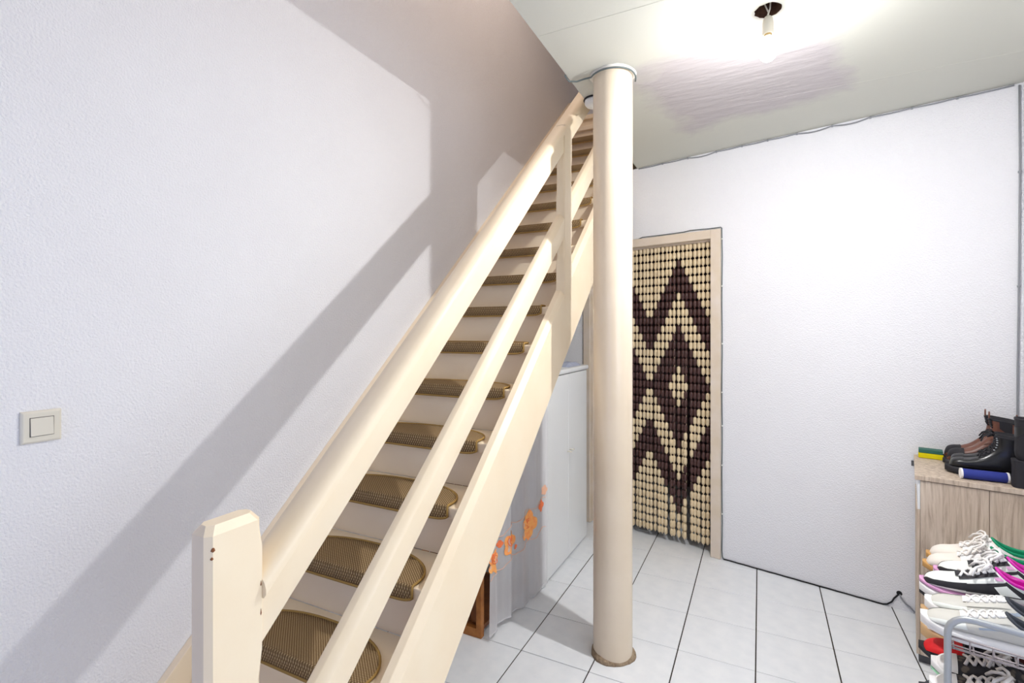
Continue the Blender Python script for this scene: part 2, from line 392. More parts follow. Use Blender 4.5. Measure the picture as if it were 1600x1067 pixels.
# upper stairwell and the dim hall behind the door
struct(MB().box((XO, -0.55, ZC + 0.28), (XO + 0.12, 5.2, 5.2)).build('wall_upper', 'wall'), 'upper stairwell wall')
struct(MB().box((XL, 5.05, 2.5), (XO, 5.2, 5.2)).box((XL, -0.55, ZC), (XO, -0.4, 5.2)).build('wall_upper_end', 'wall'))
struct(MB().box((XL - 0.15, -0.55, 5.2), (XO + 0.12, 5.2, 5.3)).build('ceiling_upper', 'wall'))
struct(MB().box((XO, 3.80, 2.5), (XO + 0.12, 5.2, ZC + 0.28)).build('wall_upper_side', 'wall'))
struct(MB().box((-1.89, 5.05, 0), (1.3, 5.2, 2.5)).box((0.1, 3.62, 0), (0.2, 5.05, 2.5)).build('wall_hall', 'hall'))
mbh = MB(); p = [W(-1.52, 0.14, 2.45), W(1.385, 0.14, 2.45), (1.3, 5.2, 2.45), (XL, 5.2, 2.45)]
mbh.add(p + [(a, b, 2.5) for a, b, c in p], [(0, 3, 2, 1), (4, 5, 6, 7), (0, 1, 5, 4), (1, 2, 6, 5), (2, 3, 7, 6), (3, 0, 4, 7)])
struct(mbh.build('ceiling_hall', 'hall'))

# door frame
door = struct(empty('door_1', W(-0.525, 0, 0)), 'cream door frame around the bead curtain')
def dpart(name, u0, u1, z0, z1, d0, d1, m='doorpaint'):
    b = MB(); c = Vector(W(-0.525, 0, 0))
    p = [Vector(W(*q)) - c for q in ((u0, d0, z0), (u1, d0, z0), (u1, d1, z0), (u0, d1, z0), (u0, d0, z1), (u1, d0, z1), (u1, d1, z1), (u0, d1, z1))]
    b.add(p, [(0, 3, 2, 1), (4, 5, 6, 7), (0, 1, 5, 4), (1, 2, 6, 5), (2, 3, 7, 6), (3, 0, 4, 7)])
    return b.build(name, m, door, bevel=0.004)
dpart('jamb', dr - 0.004, 0.0, 0.0, 2.178, -0.02, 0.13)
dpart('jamb', dl - 0.056, dl + 0.004, 0.0, 2.178, -0.02, 0.13)
dpart('header', dl + 0.004, dr - 0.004, 2.119, 2.178, -0.02, 0.13)

# ------------------------------------------------------------------ staircase
stair = tag(empty('staircase', (SX, 0.62, 0)), 'steep cream painted wooden staircase rising along the left wall', 'staircase')
SO = Vector(stair.location)
def sloped(name, prof, ya, yb, bevel=0.0, seg=2, m='paint'):
    """profile of (u, v): u from the outer face, v above the pitch line"""
    r = [[(u, y - SO.y, sl(y) + v) for u, v in prof] for y in (ya, yb)]
    return MB().loft(r).build(name, m, stair, bevel=bevel, seg=seg, autosmooth=0.7)
YT = 4.75
# handrail: flat board under a wide rounded cap
sloped('rail_board', [(-0.004, 0.79), (-0.004, 0.881), (-0.045, 0.881), (-0.045, 0.79)], 0.665, YT, bevel=0.003)
cap = [(-0.058, 0.880), (-0.012, 0.879), (-0.012, 0.888), (0.006, 0.889), (0.013, 0.897), (0.013, 0.908), (0.008, 0.920), (-0.002, 0.930), (-0.016, 0.935), (-0.040, 0.935), (-0.060, 0.931), (-0.069, 0.922), (-0.071, 0.905), (-0.068, 0.89)]
sloped('handrail', cap, 0.675, YT)
sloped('middle_rail', [(0, 0.352), (0, 0.445), (-0.006, 0.457), (-0.022, 0.472), (-0.045, 0.472), (-0.045, 0.352)], 0.665, YT, bevel=0.002)
# strings
def string_board(name, u0, u1, top_o, top_i, low, ya, yb):
    yl = -(SZ0 + low) / SM
    def side(u, top):
        return [(u, ya - SO.y, 0.0), (u, yl - SO.y, 0.0), (u, yb - SO.y, sl(yb) + low), (u, yb - SO.y, sl(yb) + top), (u, ya - SO.y, sl(ya) + top)]
    um = u0 - 0.022 if top_o != top_i else (u0 + u1) / 2
    return MB().loft([side(u0, top_o), side(um, top_i), side(u1, top_i)]).build(name, 'paint', stair, bevel=0.002)
string_board('outer_string', 0.0, -0.05, 0.05, 0.075, -0.29, 0.664, YT)
string_board('wall_string', XL - SX + 0.032, XL - SX + 0.001, 0.085, 0.085, -0.29, 0.62, YT)
# posts with stopped chamfers
def post(name, y0, y1, u1, secs, m='paint'):
    rings = []
    for sec in secs:      # height, chamfer at the near edge, chamfer on the far edges, inset
        z, c, cb = sec[:3]; ins = sec[3] if len(sec) > 3 else 0.0
        e_ = 0.0015
        cc = [(e_, y0 + c), (e_, y1 - cb), (e_ - cb, y1), (u1 + cb, y1), (u1, y1 - cb), (u1, y0 + c), (u1 + c, y0), (e_ - c, y0)]
        mx_, my_ = (e_ + u1) / 2, (y0 + y1) / 2
        cc = [(a - math.copysign(ins, a - mx_), b - math.copysign(ins, b - my_)) for a, b in cc]
        rings.append([(a, b - SO.y, z) for a, b in cc])
    return MB().loft(rings).build(name, m, stair)
post('newel_post', 0.562, 0.676, -0.056, [(0, .002, .002), (0.60, .002, .002), (0.66, .011, .011), (0.80, .011, .011), (0.86, .011, .002), (1.07, .011, .002), (1.10, .011, .010), (1.124, .011, .011), (1.140, .011, .011, .011)])
yb0, yb1 = 2.424, 2.535
sb = sl(2.48)
post('baluster', yb0, yb1, -0.047, [(sb - 0.02, .002, .002), (sb + 0.16, .002, .002), (sb + 0.20, .010, .010), (sb + 0.28, .010, .010), (sb + 0.33, .003, .003), (sb + 0.50, .003, .003), (sb + 0.54, .010, .010), (sb + 0.70, .010, .010), (sb + 0.74, .003, .003), (sb + 0.89, .003, .003)])
for yy, zz, hh, ww in ((0.5735, 1.094, 0.010, 0.004), (0.5715, 1.080, 0.006, 0.003), (0.672, 0.985, 0.016, 0.002), (0.672, 0.925, 0.020, 0.002)):
    MB().lathe([(0.0005, 0.0), (ww, hh * 0.3), (ww * 0.7, hh * 0.75), (0.0005, hh)], 6).build('paint_chip', 'pinedark', stair, loc=(0.0005, yy - SO.y, zz))
# treads and risers
tread_me = riser_me = None
xa, xb = XL + 0.03 - SX, -0.045
for n in range(-2, 17):
    yn = Y0N + G * n; zt = sl(yn) + 0.045
    if tread_me is None:
        t = MB().box((xa, 0, -0.042), (xb, G + 0.03, 0)).build('tread', 'paint', stair, bevel=0.006); tread_me = t.data
        r = MB().box((xa, 0.03, -RIS), (xb, 0.046, -0.042)).build('riser', 'paint', stair); riser_me = r.data
    else:
        t = bpy.data.objects.new('tread', tread_me); r = bpy.data.objects.new('riser', riser_me)
        for o in (t, r): COL.objects.link(o); o.parent = stair
    t.location = (0, yn - SO.y, zt); r.location = (0, yn - SO.y, zt)
    if n == -2: r.scale = (1, 1, (zt) / RIS)

# stair mats, one on each step
def mat_meshes():
    hw, nx = 0.325, 30
    def depth(x): return 0.028 + 0.165 * max(0.0, 1 - abs(x / hw) ** 2.4) ** 0.5
    b = MB(); cols = []
    for i in range(nx + 1):
        x = hw * math.sin((i / nx - 0.5) * PI); d = depth(x)
        lift = 0.013 * (abs(x) / hw) ** 14
        c = [(x, -0.007, -0.046 + lift), (x, -0.008, -0.02), (x, -0.007, 0.0), (x, -0.003, 0.006), (x, 0.004, 0.0075)]
        for k in range(1, 8): c.append((x, 0.004 + (d - 0.004) * k / 7, 0.0075))
        cols.append(c)
    m_ = len(cols[0]); v = [p for c in cols for p in c]; f = []
    for i in range(nx):
        for j in range(m_ - 1): f.append((i * m_ + j, (i + 1) * m_ + j, (i + 1) * m_ + j + 1, i * m_ + j + 1))
    bm = bmesh.new(); vs = [bm.verts.new(p) for p in v]
    for q in f: bm.faces.new([vs[k] for k in q])
    bmesh.ops.recalc_face_normals(bm, faces=bm.faces)
    if sum(fc.normal.z for fc in bm.faces) < 0:
        bmesh.ops.reverse_faces(bm, faces=bm.faces)
    bmesh.ops.solidify(bm, geom=bm.faces[:], thickness=0.006)
    me = bpy.data.meshes.new('woven_face'); bm.to_mesh(me); bm.free()
    for p in me.polygons: p.use_smooth = True
    me.materials.append(M['mat'])
    edge = [cols[i][-1] for i in range(nx + 1)] + [cols[nx][j] for j in range(m_ - 2, -1, -1)] + [cols[i][0] for i in range(nx - 1, -1, -1)] + [cols[0][j] for j in range(1, m_ - 1)]
    eb = MB().tube([(x, y, z) for x, y, z in edge], 0.0045, 5, closed=True)
    em = bpy.data.meshes.new('edging'); em.from_pydata(eb.v, [], eb.f); em.update()
    for p in em.polygons: p.use_smooth = True
    em.materials.append(M['matedge'])
    return me, em
fm, em = mat_meshes()
ORD = ['lowest', 'second', 'third', 'fourth', 'fifth', 'sixth', 'seventh', 'eighth', 'ninth', 'tenth', 'eleventh', 'twelfth', 'thirteenth', 'fourteenth', 'fifteenth']
for n in range(0, 15):
    yn = Y0N + G * n; zt = sl(yn) + 0.045
    root = empty('stair_mat', (-1.338 + random.uniform(-0.006, 0.006), yn, zt + 0.0005), random.uniform(-0.008, 0.008))
    a = bpy.data.objects.new('woven_face', fm); b = bpy.data.objects.new('edging', em)
    for o in (a, b): COL.objects.link(o); o.parent = root
    lab = 'woven brown half-round stair mat, lowest one in view on the stairs' if n == 0 else ('woven brown stair mat, topmost one in view under the ceiling edge' if n == 14 else 'woven brown stair mat, %s one up counting from the lowest in view' % ORD[n])
    tag(root, lab, 'stair mat', 'woven mats on the stair treads')

# ------------------------------------------------------------------ column
CC = (-0.617, 2.283); CR = 0.0905
colm = tag(empty('column', (CC[0], CC[1], 0)), 'round beige painted column standing on the tiles beside the stairs', 'column')
b = MB(); n_ = 40; rings = []
for z in [0.0, 0.01, 0.12, 0.2, 0.7, 1.2, 1.7, 2.2, 2.6, ZC]:
    rings.append([(CR * math.cos(2 * PI * k / n_), CR * math.sin(2 * PI * k / n_), z) for k in range(n_)])
b.loft(rings).build('shaft', 'column', colm, autosmooth=0.8)
b = MB(); rings = []
for k in range(40):
    a = 2 * PI * k / 40; ca, sa = math.cos(a), math.sin(a)
    ro = CR + 0.013 + 0.004 * math.sin(3 * a + 1) + random.uniform(-0.0015, 0.0015); h = 0.014 + 0.006 * math.sin(2 * a) + random.uniform(-0.001, 0.002)
    rings.append([((CR - 0.004) * ca, (CR - 0.004) * sa, 0.0), (ro * ca, ro * sa, 0.0), ((ro - 0.002) * ca, (ro - 0.002) * sa, h * 0.6), ((CR + 0.004) * ca, (CR + 0.004) * sa, h), ((CR - 0.004) * ca, (CR - 0.004) * sa, h + 0.004)])
rings.append(rings[0]); b.loft(rings, cap=(False, False)); b.build('mortar_ring', 'mortar', colm, smooth=True)
b = MB(); rings = []
for k in range(40):
    a = 2 * PI * k / 40; ca, sa = math.cos(a), math.sin(a); ro = CR + 0.010 + 0.003 * math.sin(4 * a)
    rings.append([((CR - 0.004) * ca, (CR - 0.004) * sa, ZC - 0.012), (ro * ca, ro * sa, ZC - 0.008), ((ro + 0.006) * ca, (ro + 0.006) * sa, ZC), ((CR - 0.004) * ca, (CR - 0.004) * sa, ZC)])
rings.append(rings[0]); b.loft(rings, cap=(False, False)); b.build('plaster_collar', 'plaster', colm, smooth=True)

# ------------------------------------------------------------------ bulb on the ceiling
lamp = tag(empty('bare_bulb_lamp', (HOLE.x, HOLE.y, ZC)), 'lit bare light bulb in a cream socket hanging below a hole in the ceiling', 'lamp')
MB().tube([(0.004, 0.012, 0.09), (0.01, 0.0, 0.05), (0.006, -0.006, 0.0), (-0.004, -0.002, -0.03)], 0.003, 6).build('flex', 'socket', lamp, smooth=True)
MB().tube([(-0.012, 0.014, 0.09), (-0.014, -0.004, 0.03), (0.002, -0.004, -0.012), (0.0, 0.0, -0.03)], 0.0025, 6).build('flex', 'socket', lamp, smooth=True)
MB().lathe([(0.004, -0.022), (0.012, -0.026), (0.018, -0.036), (0.0195, -0.05), (0.0195, -0.088), (0.0175, -0.092), (0.015, -0.09)], 20).build('socket', 'socket', lamp, autosmooth=0.8)
MB().lathe([(0.0135, -0.085), (0.0135, -0.097), (0.0125, -0.100)], 20).build('screw_base', 'brass', lamp, smooth=True)
MB().lathe([(0.0125, -0.097), (0.0145, -0.105), (0.022, -0.117), (0.029, -0.131), (0.033, -0.148), (0.0325, -0.160), (0.028, -0.173), (0.020, -0.183), (0.010, -0.189), (0.002, -0.1905)], 28).build('bulb_glass', 'bulbglass', lamp, smooth=True)
co = MB().lathe([(0.0185, -0.138), (0.0195, -0.140), (0.004, -0.153), (0.0005, -0.1535)], 24, cap=(False, True)).build('light_core', 'bulb', lamp)  # emitting cone shaped to face downwards and spare the ceiling
MB().lathe([(0.0125, -0.099), (0.006, -0.112), (0.005, -0.128), (0.0200, -0.137), (0.0185, -0.138)], 24).build('core_shade', 'whiteplastic', lamp, smooth=True)  # opaque top added to keep the core's light off the ceiling

# ------------------------------------------------------------------ bead curtain
bc = tag(empty('bead_curtain', W(-0.525, 0, 2.121), WA), 'bead curtain with a cream and dark brown zigzag diamond pattern in the doorway', 'bead curtain')
PITCH = 0.0577
def dark(c, r):
    if c < 3.5: c = 7 - c          # mirrored about the valley
    k = abs(c - 11)
    rr = r if r <= 17 else 34 - r
    if rr <= 1 + k: return False
    if 6 + k <= rr <= 9 + k: return False
    if rr >= 15 and k <= rr - 15: return False
    return True
prof = [(0.0030, 0.0), (0.0060, -0.004), (0.0124, -0.0075), (0.0138, -0.020), (0.0142, -0.036), (0.0122, -0.046), (0.0055, -0.0525), (0.0030, -0.0577)]
for ci in range(-12, 20):
    b = MB(); u = -0.619 + 0.0287 * ci + 0.525
    mid = math.exp(-((ci - 11) / 4.5) ** 2)
    ph = random.uniform(0, 6); amp = random.uniform(0.0, 0.004); fwd = random.uniform(-0.010, 0.010)
    for r in range(36):
        t = r / 35.0; tw = random.uniform(0, PI)
        dx = amp * math.sin(3 * t + ph) + mid * 0.010 * math.sin(ci * 2.3) * t; dy = fwd * t
        for_r = []
        for rad, z in prof:
            zz = -r * PITCH + z
            for_r.append([(u + dx + rad * math.cos(PI / 3 * k + tw), 0.045 + dy + 0.8 * rad * math.sin(PI / 3 * k + tw), zz) for k in range(6)])
        b.loft(for_r, mi=1 if dark(ci, r) else 0)
    b.tube([(u, 0.045, 0.0), (u, 0.045 + fwd, -36 * PITCH + 0.01)], 0.0015, 4)
    o = b.build('bead_strand', ['beadcream', 'beaddark'], bc, smooth=True)
MB().box((-0.465, 0.030, -0.014), (0.465, 0.060, 0.0)).build('top_batten', 'doorpaint', bc)

# ------------------------------------------------------------------ white cupboard under the stairs
cup = tag(empty('white_cupboard', (-1.135, 2.66, 0)), 'white two-door cupboard standing under the stairs beside the doorway', 'cupboard')
CY1, CH = 3.486 - 2.66, 1.225
MB().box((-0.44, 0, 0.0), (-0.018, CY1, CH)).build('body', 'cupboard', cup)
MB().box((-0.455, -0.012, CH), (0.012, CY1 + 0.012, CH + 0.032)).build('top_board', 'cupboard', cup, bevel=0.012, seg=3)
sp = 3.10 - 2.66
d1 = MB().box((-0.017, 0.03, 0.012), (0.0, sp - 0.002, CH - 0.004)).build('door', 'cupboard', cup, bevel=0.002)
d2 = MB().box((-0.017, sp + 0.002, 0.012), (0.0, CY1 - 0.004, CH - 0.004)).build('door', 'cupboard', cup, bevel=0.002)
MB().box((-0.018, -0.002, 0.0), (0.004, 0.028, CH - 0.002)).build('edge_strip', 'cupboard', cup, bevel=0.006, seg=3)
for d, yy, zz in ((d1, sp - 0.022, 0.712), (d2, sp + 0.026, 0.716)):
    kb = MB().tube([(0.0, yy, zz), (0.022, yy, zz)], 0.004, 8)
    kb.tube([(0.024, yy - 0.016, zz + 0.003), (0.026, yy, zz + 0.001), (0.024, yy + 0.016, zz - 0.001)], [0.004, 0.006, 0.004], 8).build('knob', 'switch', d, smooth=True)

# papers / plastic bag on the cupboard
b = MB(); rows = []
for i in range(9):
    rows.append([(-0.10 + 0.024 * i, -0.13 + 0.032 * j, 0.012 + 0.014 * random.random() if 0 < i < 8 and 0 < j < 8 else 0.0) for j in range(9)])
v = [p for r in rows for p in r]; f = [(i * 9 + j, (i + 1) * 9 + j, (i + 1) * 9 + j + 1, i * 9 + j + 1) for i in range(8) for j in range(8)]
b.add(v, f); b.add([rows[0][0], rows[8][0], rows[8][8], rows[0][8]], [(0, 3, 2, 1)])
tag(b.build('plastic_bag', 'bag', None, loc=(-1.25, 3.30, CH + 0.0322)), 'crumpled blue-grey plastic bag lying on the white cupboard', 'plastic bag')

# ------------------------------------------------------------------ pine shelf unit under the stairs
crate = tag(empty('pine_shelf', (-1.217, 2.092, 0)), 'orange pine shelf unit half hidden behind the sheer curtain', 'shelf')
for x, y in ((-0.03, 0.0), (-0.36, 0.0), (-0.03, 0.49), (-0.36, 0.49)):
    MB().box((x, y, 0), (x + 0.03, y + 0.03, 0.86)).build('post', 'pine', crate, bevel=0.003)
MB().box((-0.33, 0.0, 0.0), (-0.03, 0.025, 0.045)).build('bottom_rail', 'pine', crate, bevel=0.002)
MB().box((-0.33, 0.495, 0.0), (-0.03, 0.52, 0.045)).build('bottom_rail', 'pine', crate, bevel=0.002)
for z in (0.03, 0.45, 0.83):
    MB().box((-0.36, 0.026, z), (-0.005, 0.494, z + 0.02)).build('shelf_board', 'pinedark', crate)
for k in range(6):
    MB().box((-0.327 + 0.05 * k, 0.03, 0.05), (-0.285 + 0.05 * k, 0.042, 0.83)).build('slat', 'pinedark', crate, bevel=0.002)

# ------------------------------------------------------------------ sheer curtain with embroidered flowers
sheer = tag(empty('sheer_curtain', (-1.17, 2.09, 0)), 'sheer white curtain with orange embroidered flowers hung below the stairs', 'curtain')
def sheer_pt(y, z, off=0.0):
    t = y / 0.60; am = 1 - 0.75 * t * t
    x = -0.006 + 0.058 * t + am * (0.012 * math.sin(t * 25 + z * 1.2) + 0.005 * math.sin(t * 57 + 2)) - 0.010 * math.sin(t * PI) * (1 - min(z, 1) * 0.5)
    return (x + off, y, z)
NY, NZ = 70, 30
zb = lambda t: 0.02 + 0.012 * math.sin(t * 7)
v = []; f = []
for i in range(NY + 1):
    t = i / NY
    top = min(1.17, sl(2.09 + 0.6 * t) - 0.31)
    for j in range(NZ + 1):
        z = zb(t) + (top - zb(t)) * j / NZ
        v.append(sheer_pt(0.6 * t, z))
for i in range(NY):
    for j in range(NZ): f.append((i * (NZ + 1) + j, (i + 1) * (NZ + 1) + j, (i + 1) * (NZ + 1) + j + 1, i * (NZ + 1) + j + 1))
pyd('voile', v, f, 'sheer', sheer, smooth=True)
MB().tube([sheer_pt(0.6 * i / 40, zb(i / 40) + 0.002, 0.001) for i in range(41)], 0.003, 5).build('hem', 'sheer', sheer, smooth=True)
def flower(cy, cz, r, m, lobes, name='embroidered_flower'):
    b = MB(); n = 48; ctr = sheer_pt(cy, cz, 0.003); pts = [ctr]
    for k in range(n):
        a = 2 * PI * k / n; rr = r * (0.72 + 0.28 * abs(math.cos(lobes * a / 2)))
        pts.append(sheer_pt(cy + rr * math.cos(a), cz + rr * math.sin(a), 0.003))
    b.add(pts, [(0, 1 + k, 1 + (k + 1) % n) for k in range(n)])
    return b.build(name, m, sheer)
FL = [(0.045, 0.375, 0.062), (0.20, 0.405, 0.066), (0.39, 0.43, 0.085)]
for i, (cy, cz, r) in enumerate(FL):
    flower(cy, cz, r, 'orange', 5)
    b = MB()
    for k in range(3):
        b.tube([sheer_pt(cy + (0.010 + 0.012 * k) * math.cos(a), cz + 0.02 + (0.010 + 0.010 * k) * math.sin(a), 0.006) for a in [0.3 + 0.4 * q + k for q in range(9)]], 0.0022, 4)
    b.build('thread_outline', 'orangered', sheer)
flower(0.53, 0.50, 0.035, 'orangered', 4); flower(0.115, 0.43, 0.020, 'orangered', 4); flower(0.27, 0.36, 0.014, 'orangered', 3); flower(0.565, 0.58, 0.03, 'pinkthread', 5)
for off_, am in ((0.085, 0.012), (-0.085, 0.010)):
    MB().tube([sheer_pt(0.58 * i / 40, 0.38 + off_ + am * math.sin(i * 0.55) + 0.07 * (i / 40), 0.004) for i in range(41)], 0.0015, 4).build('thread_line', 'pinkthread', sheer)

# ------------------------------------------------------------------ light switch
sw = tag(empty('light_switch', (XL, 0.625, 1.249)), 'cream square light switch on the left wall', 'light switch')
b = MB()
r0 = 0.043; r1 = 0.038
b.loft([[(0.0, -r0, -r0), (0.0, r0, -r0), (0.0, r0, r0), (0.0, -r0, r0)], [(0.006, -r0, -r0), (0.006, r0, -r0), (0.006, r0, r0), (0.006, -r0, r0)], [(0.010, -r1, -r1), (0.010, r1, -r1), (0.010, r1, r1), (0.010, -r1, r1)]]).build('plate', 'switch', sw, bevel=0.0015)
MB().box((0.0095, -0.0255, -0.0255), (0.0105, 0.0255, 0.0255)).build('rocker_gap_shade', 'gap', sw)  # dark sheet stands in for the shade in the slit round the rocker
MB().add([(0.0105, -0.024, -0.024), (0.0105, 0.024, -0.024), (0.0105, 0.024, 0.024), (0.0105, -0.024, 0.024), (0.0145, -0.024, -0.024), (0.0145, 0.024, -0.024), (0.0115, 0.024, 0.024), (0.0115, -0.024, 0.024)],
         [(0, 3, 2, 1), (4, 5, 6, 7), (0, 1, 5, 4), (1, 2, 6, 5), (2, 3, 7, 6), (3, 0, 4, 7)]).build('rocker', 'switch', sw, bevel=0.001)

# ------------------------------------------------------------------ cables
def cable(name, path, r, m, label, clips=(), clipm='whiteplastic', cs=0.006):
    root = tag(empty(name, path[0]), label, 'cable'); o = Vector(path[0])
    MB().tube([Vector(p) - o for p in path], r, 6).build('wire', m, root, smooth=True)
    for c in clips:
        c = Vector(c) - o
        MB().box(c - Vector((cs, cs, cs)), c + Vector((cs, cs, cs))).build('clip', clipm, root, bevel=0.0015, seg=1)
    return root
cp = []; clips = []
us = [-0.58, -0.40, -0.22, -0.03, 0.13, 0.28, 0.44, 0.62, 0.80, 0.98, 1.16, 1.365]
for i in range(len(us) - 1):
    for q in range(6):
        t = q / 6; u = us[i] + (us[i + 1] - us[i]) * t
        sag = (0.012 if i in (6, 7, 2) else 0.003) * math.sin(PI * t)
        cp.append(W(u, -0.007, ZC - 0.007 - sag))
    clips.append(W(us[i], -0.006, ZC - 0.008))
cp.append(W(1.365, -0.007, ZC - 0.007))
cable('ceiling_cable', cp, 0.004, 'cord', 'thin grey cable clipped along the top of the back wall', clips[1:], 'cord', 0.0055)
cable('corner_cable', [W(1.382, -0.008, ZC - 0.012), W(1.384, -0.008, 2.3), W(1.381, -0.009, 1.8), W(1.376, -0.009, 1.3), W(1.374, -0.008, 1.0), W(1.372, -0.008, 0.4)], 0.004, 'cord', 'grey cable running down the right corner behind the boots',
      [W(1.383, -0.008, 2.27), W(1.380, -0.008, 1.72)], 'cord', 0.0055)
dc = [W(-0.64, -0.006, 2.155), W(-0.60, -0.006, 2.172), W(-0.55, -0.008, 2.188), W(-0.40, -0.008, 2.186), W(-0.25, -0.008, 2.187), W(-0.20, -0.008, 2.193), W(-0.08, -0.008, 2.188), W(0.0, -0.008, 2.188), W(0.006, -0.008, 2.182)]
dc += [W(0.007 + 0.0015 * math.sin(k * 1.7), -0.006, 2.16 - 0.16 * k) for k in range(1, 13)] + [W(0.006, -0.006, 0.06), W(0.009, -0.006, 0.02), W(0.016, -0.008, 0.006)]
cable('door_cable', dc, 0.0032, 'cordgreen', 'grey-green cable clipped around the edge of the door frame', [W(0.0075, -0.005, z) for z in (2.11, 1.80, 1.42, 1.10, 0.88, 0.62, 0.30)], 'whiteplastic', 0.005)
fc = [W(0.016 + 0.03 * k, -0.003 - 0.002 * (k % 3 == 0), 0.004) for k in range(29)] + [W(0.875, -0.006, 0.012), W(0.895, -0.006, 0.032), W(0.905, -0.006, 0.055), W(0.918, -0.004, 0.072), W(0.926, 0.004, 0.083)]
cable('floor_cable', fc, 0.0042, 'black', 'dark cable lying in the joint between the back wall and the tiles')
cable('hole_cable', [W(0.928, 0.004, 0.082), W(0.935, -0.006, 0.066), W(0.955, -0.006, 0.04), W(0.972, -0.007, 0.03), W(0.99, -0.008, 0.012), W(1.02, -0.008, 0.006)], 0.0045, 'cord', 'short grey cable coming out of a small hole low in the back wall')
hb = MB(); hc = Vector((0, 0, 0))
hb.loft([[tuple(WD * (0.013 * math.cos(a)) + Vector((0, 0, 0.013 * math.sin(a))) + WN * d) for a in [2 * PI * k / 12 for k in range(12)]] for d in (-0.001, 0.0005)])
o = hb.build('wall_hole', 'black', None, loc=W(0.927, 0, 0.086)); tag(o, 'small dark cable hole low in the back wall', 'hole')
# cable around the column top
arc = [(XO - 0.004, 2.17, ZC - 0.004), (XO + 0.006, 2.20, ZC - 0.022), (XO + 0.04, 2.215, ZC - 0.024), (XO + 0.075, 2.22, ZC - 0.018)]
a0 = math.atan2(2.222 - CC[1], XO + 0.095 - CC[0])
for k in range(15):
    a = math.radians(215) + math.radians(170) * k / 14
    arc.append((CC[0] + (CR + 0.0145) * math.cos(a), CC[1] + (CR + 0.0145) * math.sin(a), ZC - 0.016 - (0.012 * (k - 10) / 4 if k > 10 else 0)))
cable('column_cable', arc, 0.0038, 'cordgreen', 'grey cable looped around the top of the beige column')
# small white fitting hanging behind the column
fit = tag(empty('ceiling_fitting', (-0.765, 2.475, ZC)), 'small white round fitting with a dark cord behind the column top', 'fitting')
MB().lathe([(0.05, 0.0), (0.05, -0.022), (0.042, -0.034), (0.024, -0.040), (0.002, -0.041)], 24).build('dome', 'whiteplastic', fit, smooth=True)
MB().tube([(0.053 * math.cos(a), 0.053 * math.sin(a), -0.004) for a in [2 * PI * k / 24 for k in range(24)]], 0.004, 5, closed=True).build('cord_ring', 'black', fit, smooth=True)

# ------------------------------------------------------------------ oak cabinet
CA = math.radians(-12)
cab = tag(empty('oak_cabinet', (0.632, 2.822, 0), CA), 'low grey oak cabinet standing against the back wall under the boots', 'cabinet')
CWD, CDP, CHT = 0.395, 0.475, 0.854
MB().box((0.008, 0.03, 0.0), (CWD - 0.01, CDP - 0.01, 0.045)).build('plinth', 'plinth', cab)
MB().box((0.014, 0.018, 0.045), (CWD - 0.004, CDP, CHT - 0.022)).build('body', 'oak', cab)
MB().box((0.0, 0.004, 0.045), (0.013, CDP, 0.70)).build('side_panel', 'oak', cab, bevel=0.001)
MB().box((0.004, 0.004, 0.70), (0.013, CDP, CHT - 0.022)).build('bare_edge', 'cupboard', cab)
MB().box((0.014, 0.0, 0.046), (0.238, 0.017, CHT - 0.024)).build('panel', 'oak', cab, bevel=0.001)
MB().box((0.240, 0.0, 0.046), (CWD - 0.004, 0.017, CHT - 0.024)).build('panel', 'oak', cab, bevel=0.001)
MB().box((-0.006, -0.006, CHT - 0.021), (CWD, CDP + 0.004, CHT)).build('top_board', 'oak', cab, bevel=0.002)
gc = MB().box((-0.008, -0.006, -0.014), (0.008, 0.0, 0.014)).build('wall_clip', 'plinth', None, bevel=0.001, loc=W(0.985, -0.001, 0.80)); gc.rotation_euler = (0, 0, WA)
tag(gc, 'small grey clip on the back wall left of the oak cabinet', 'clip')

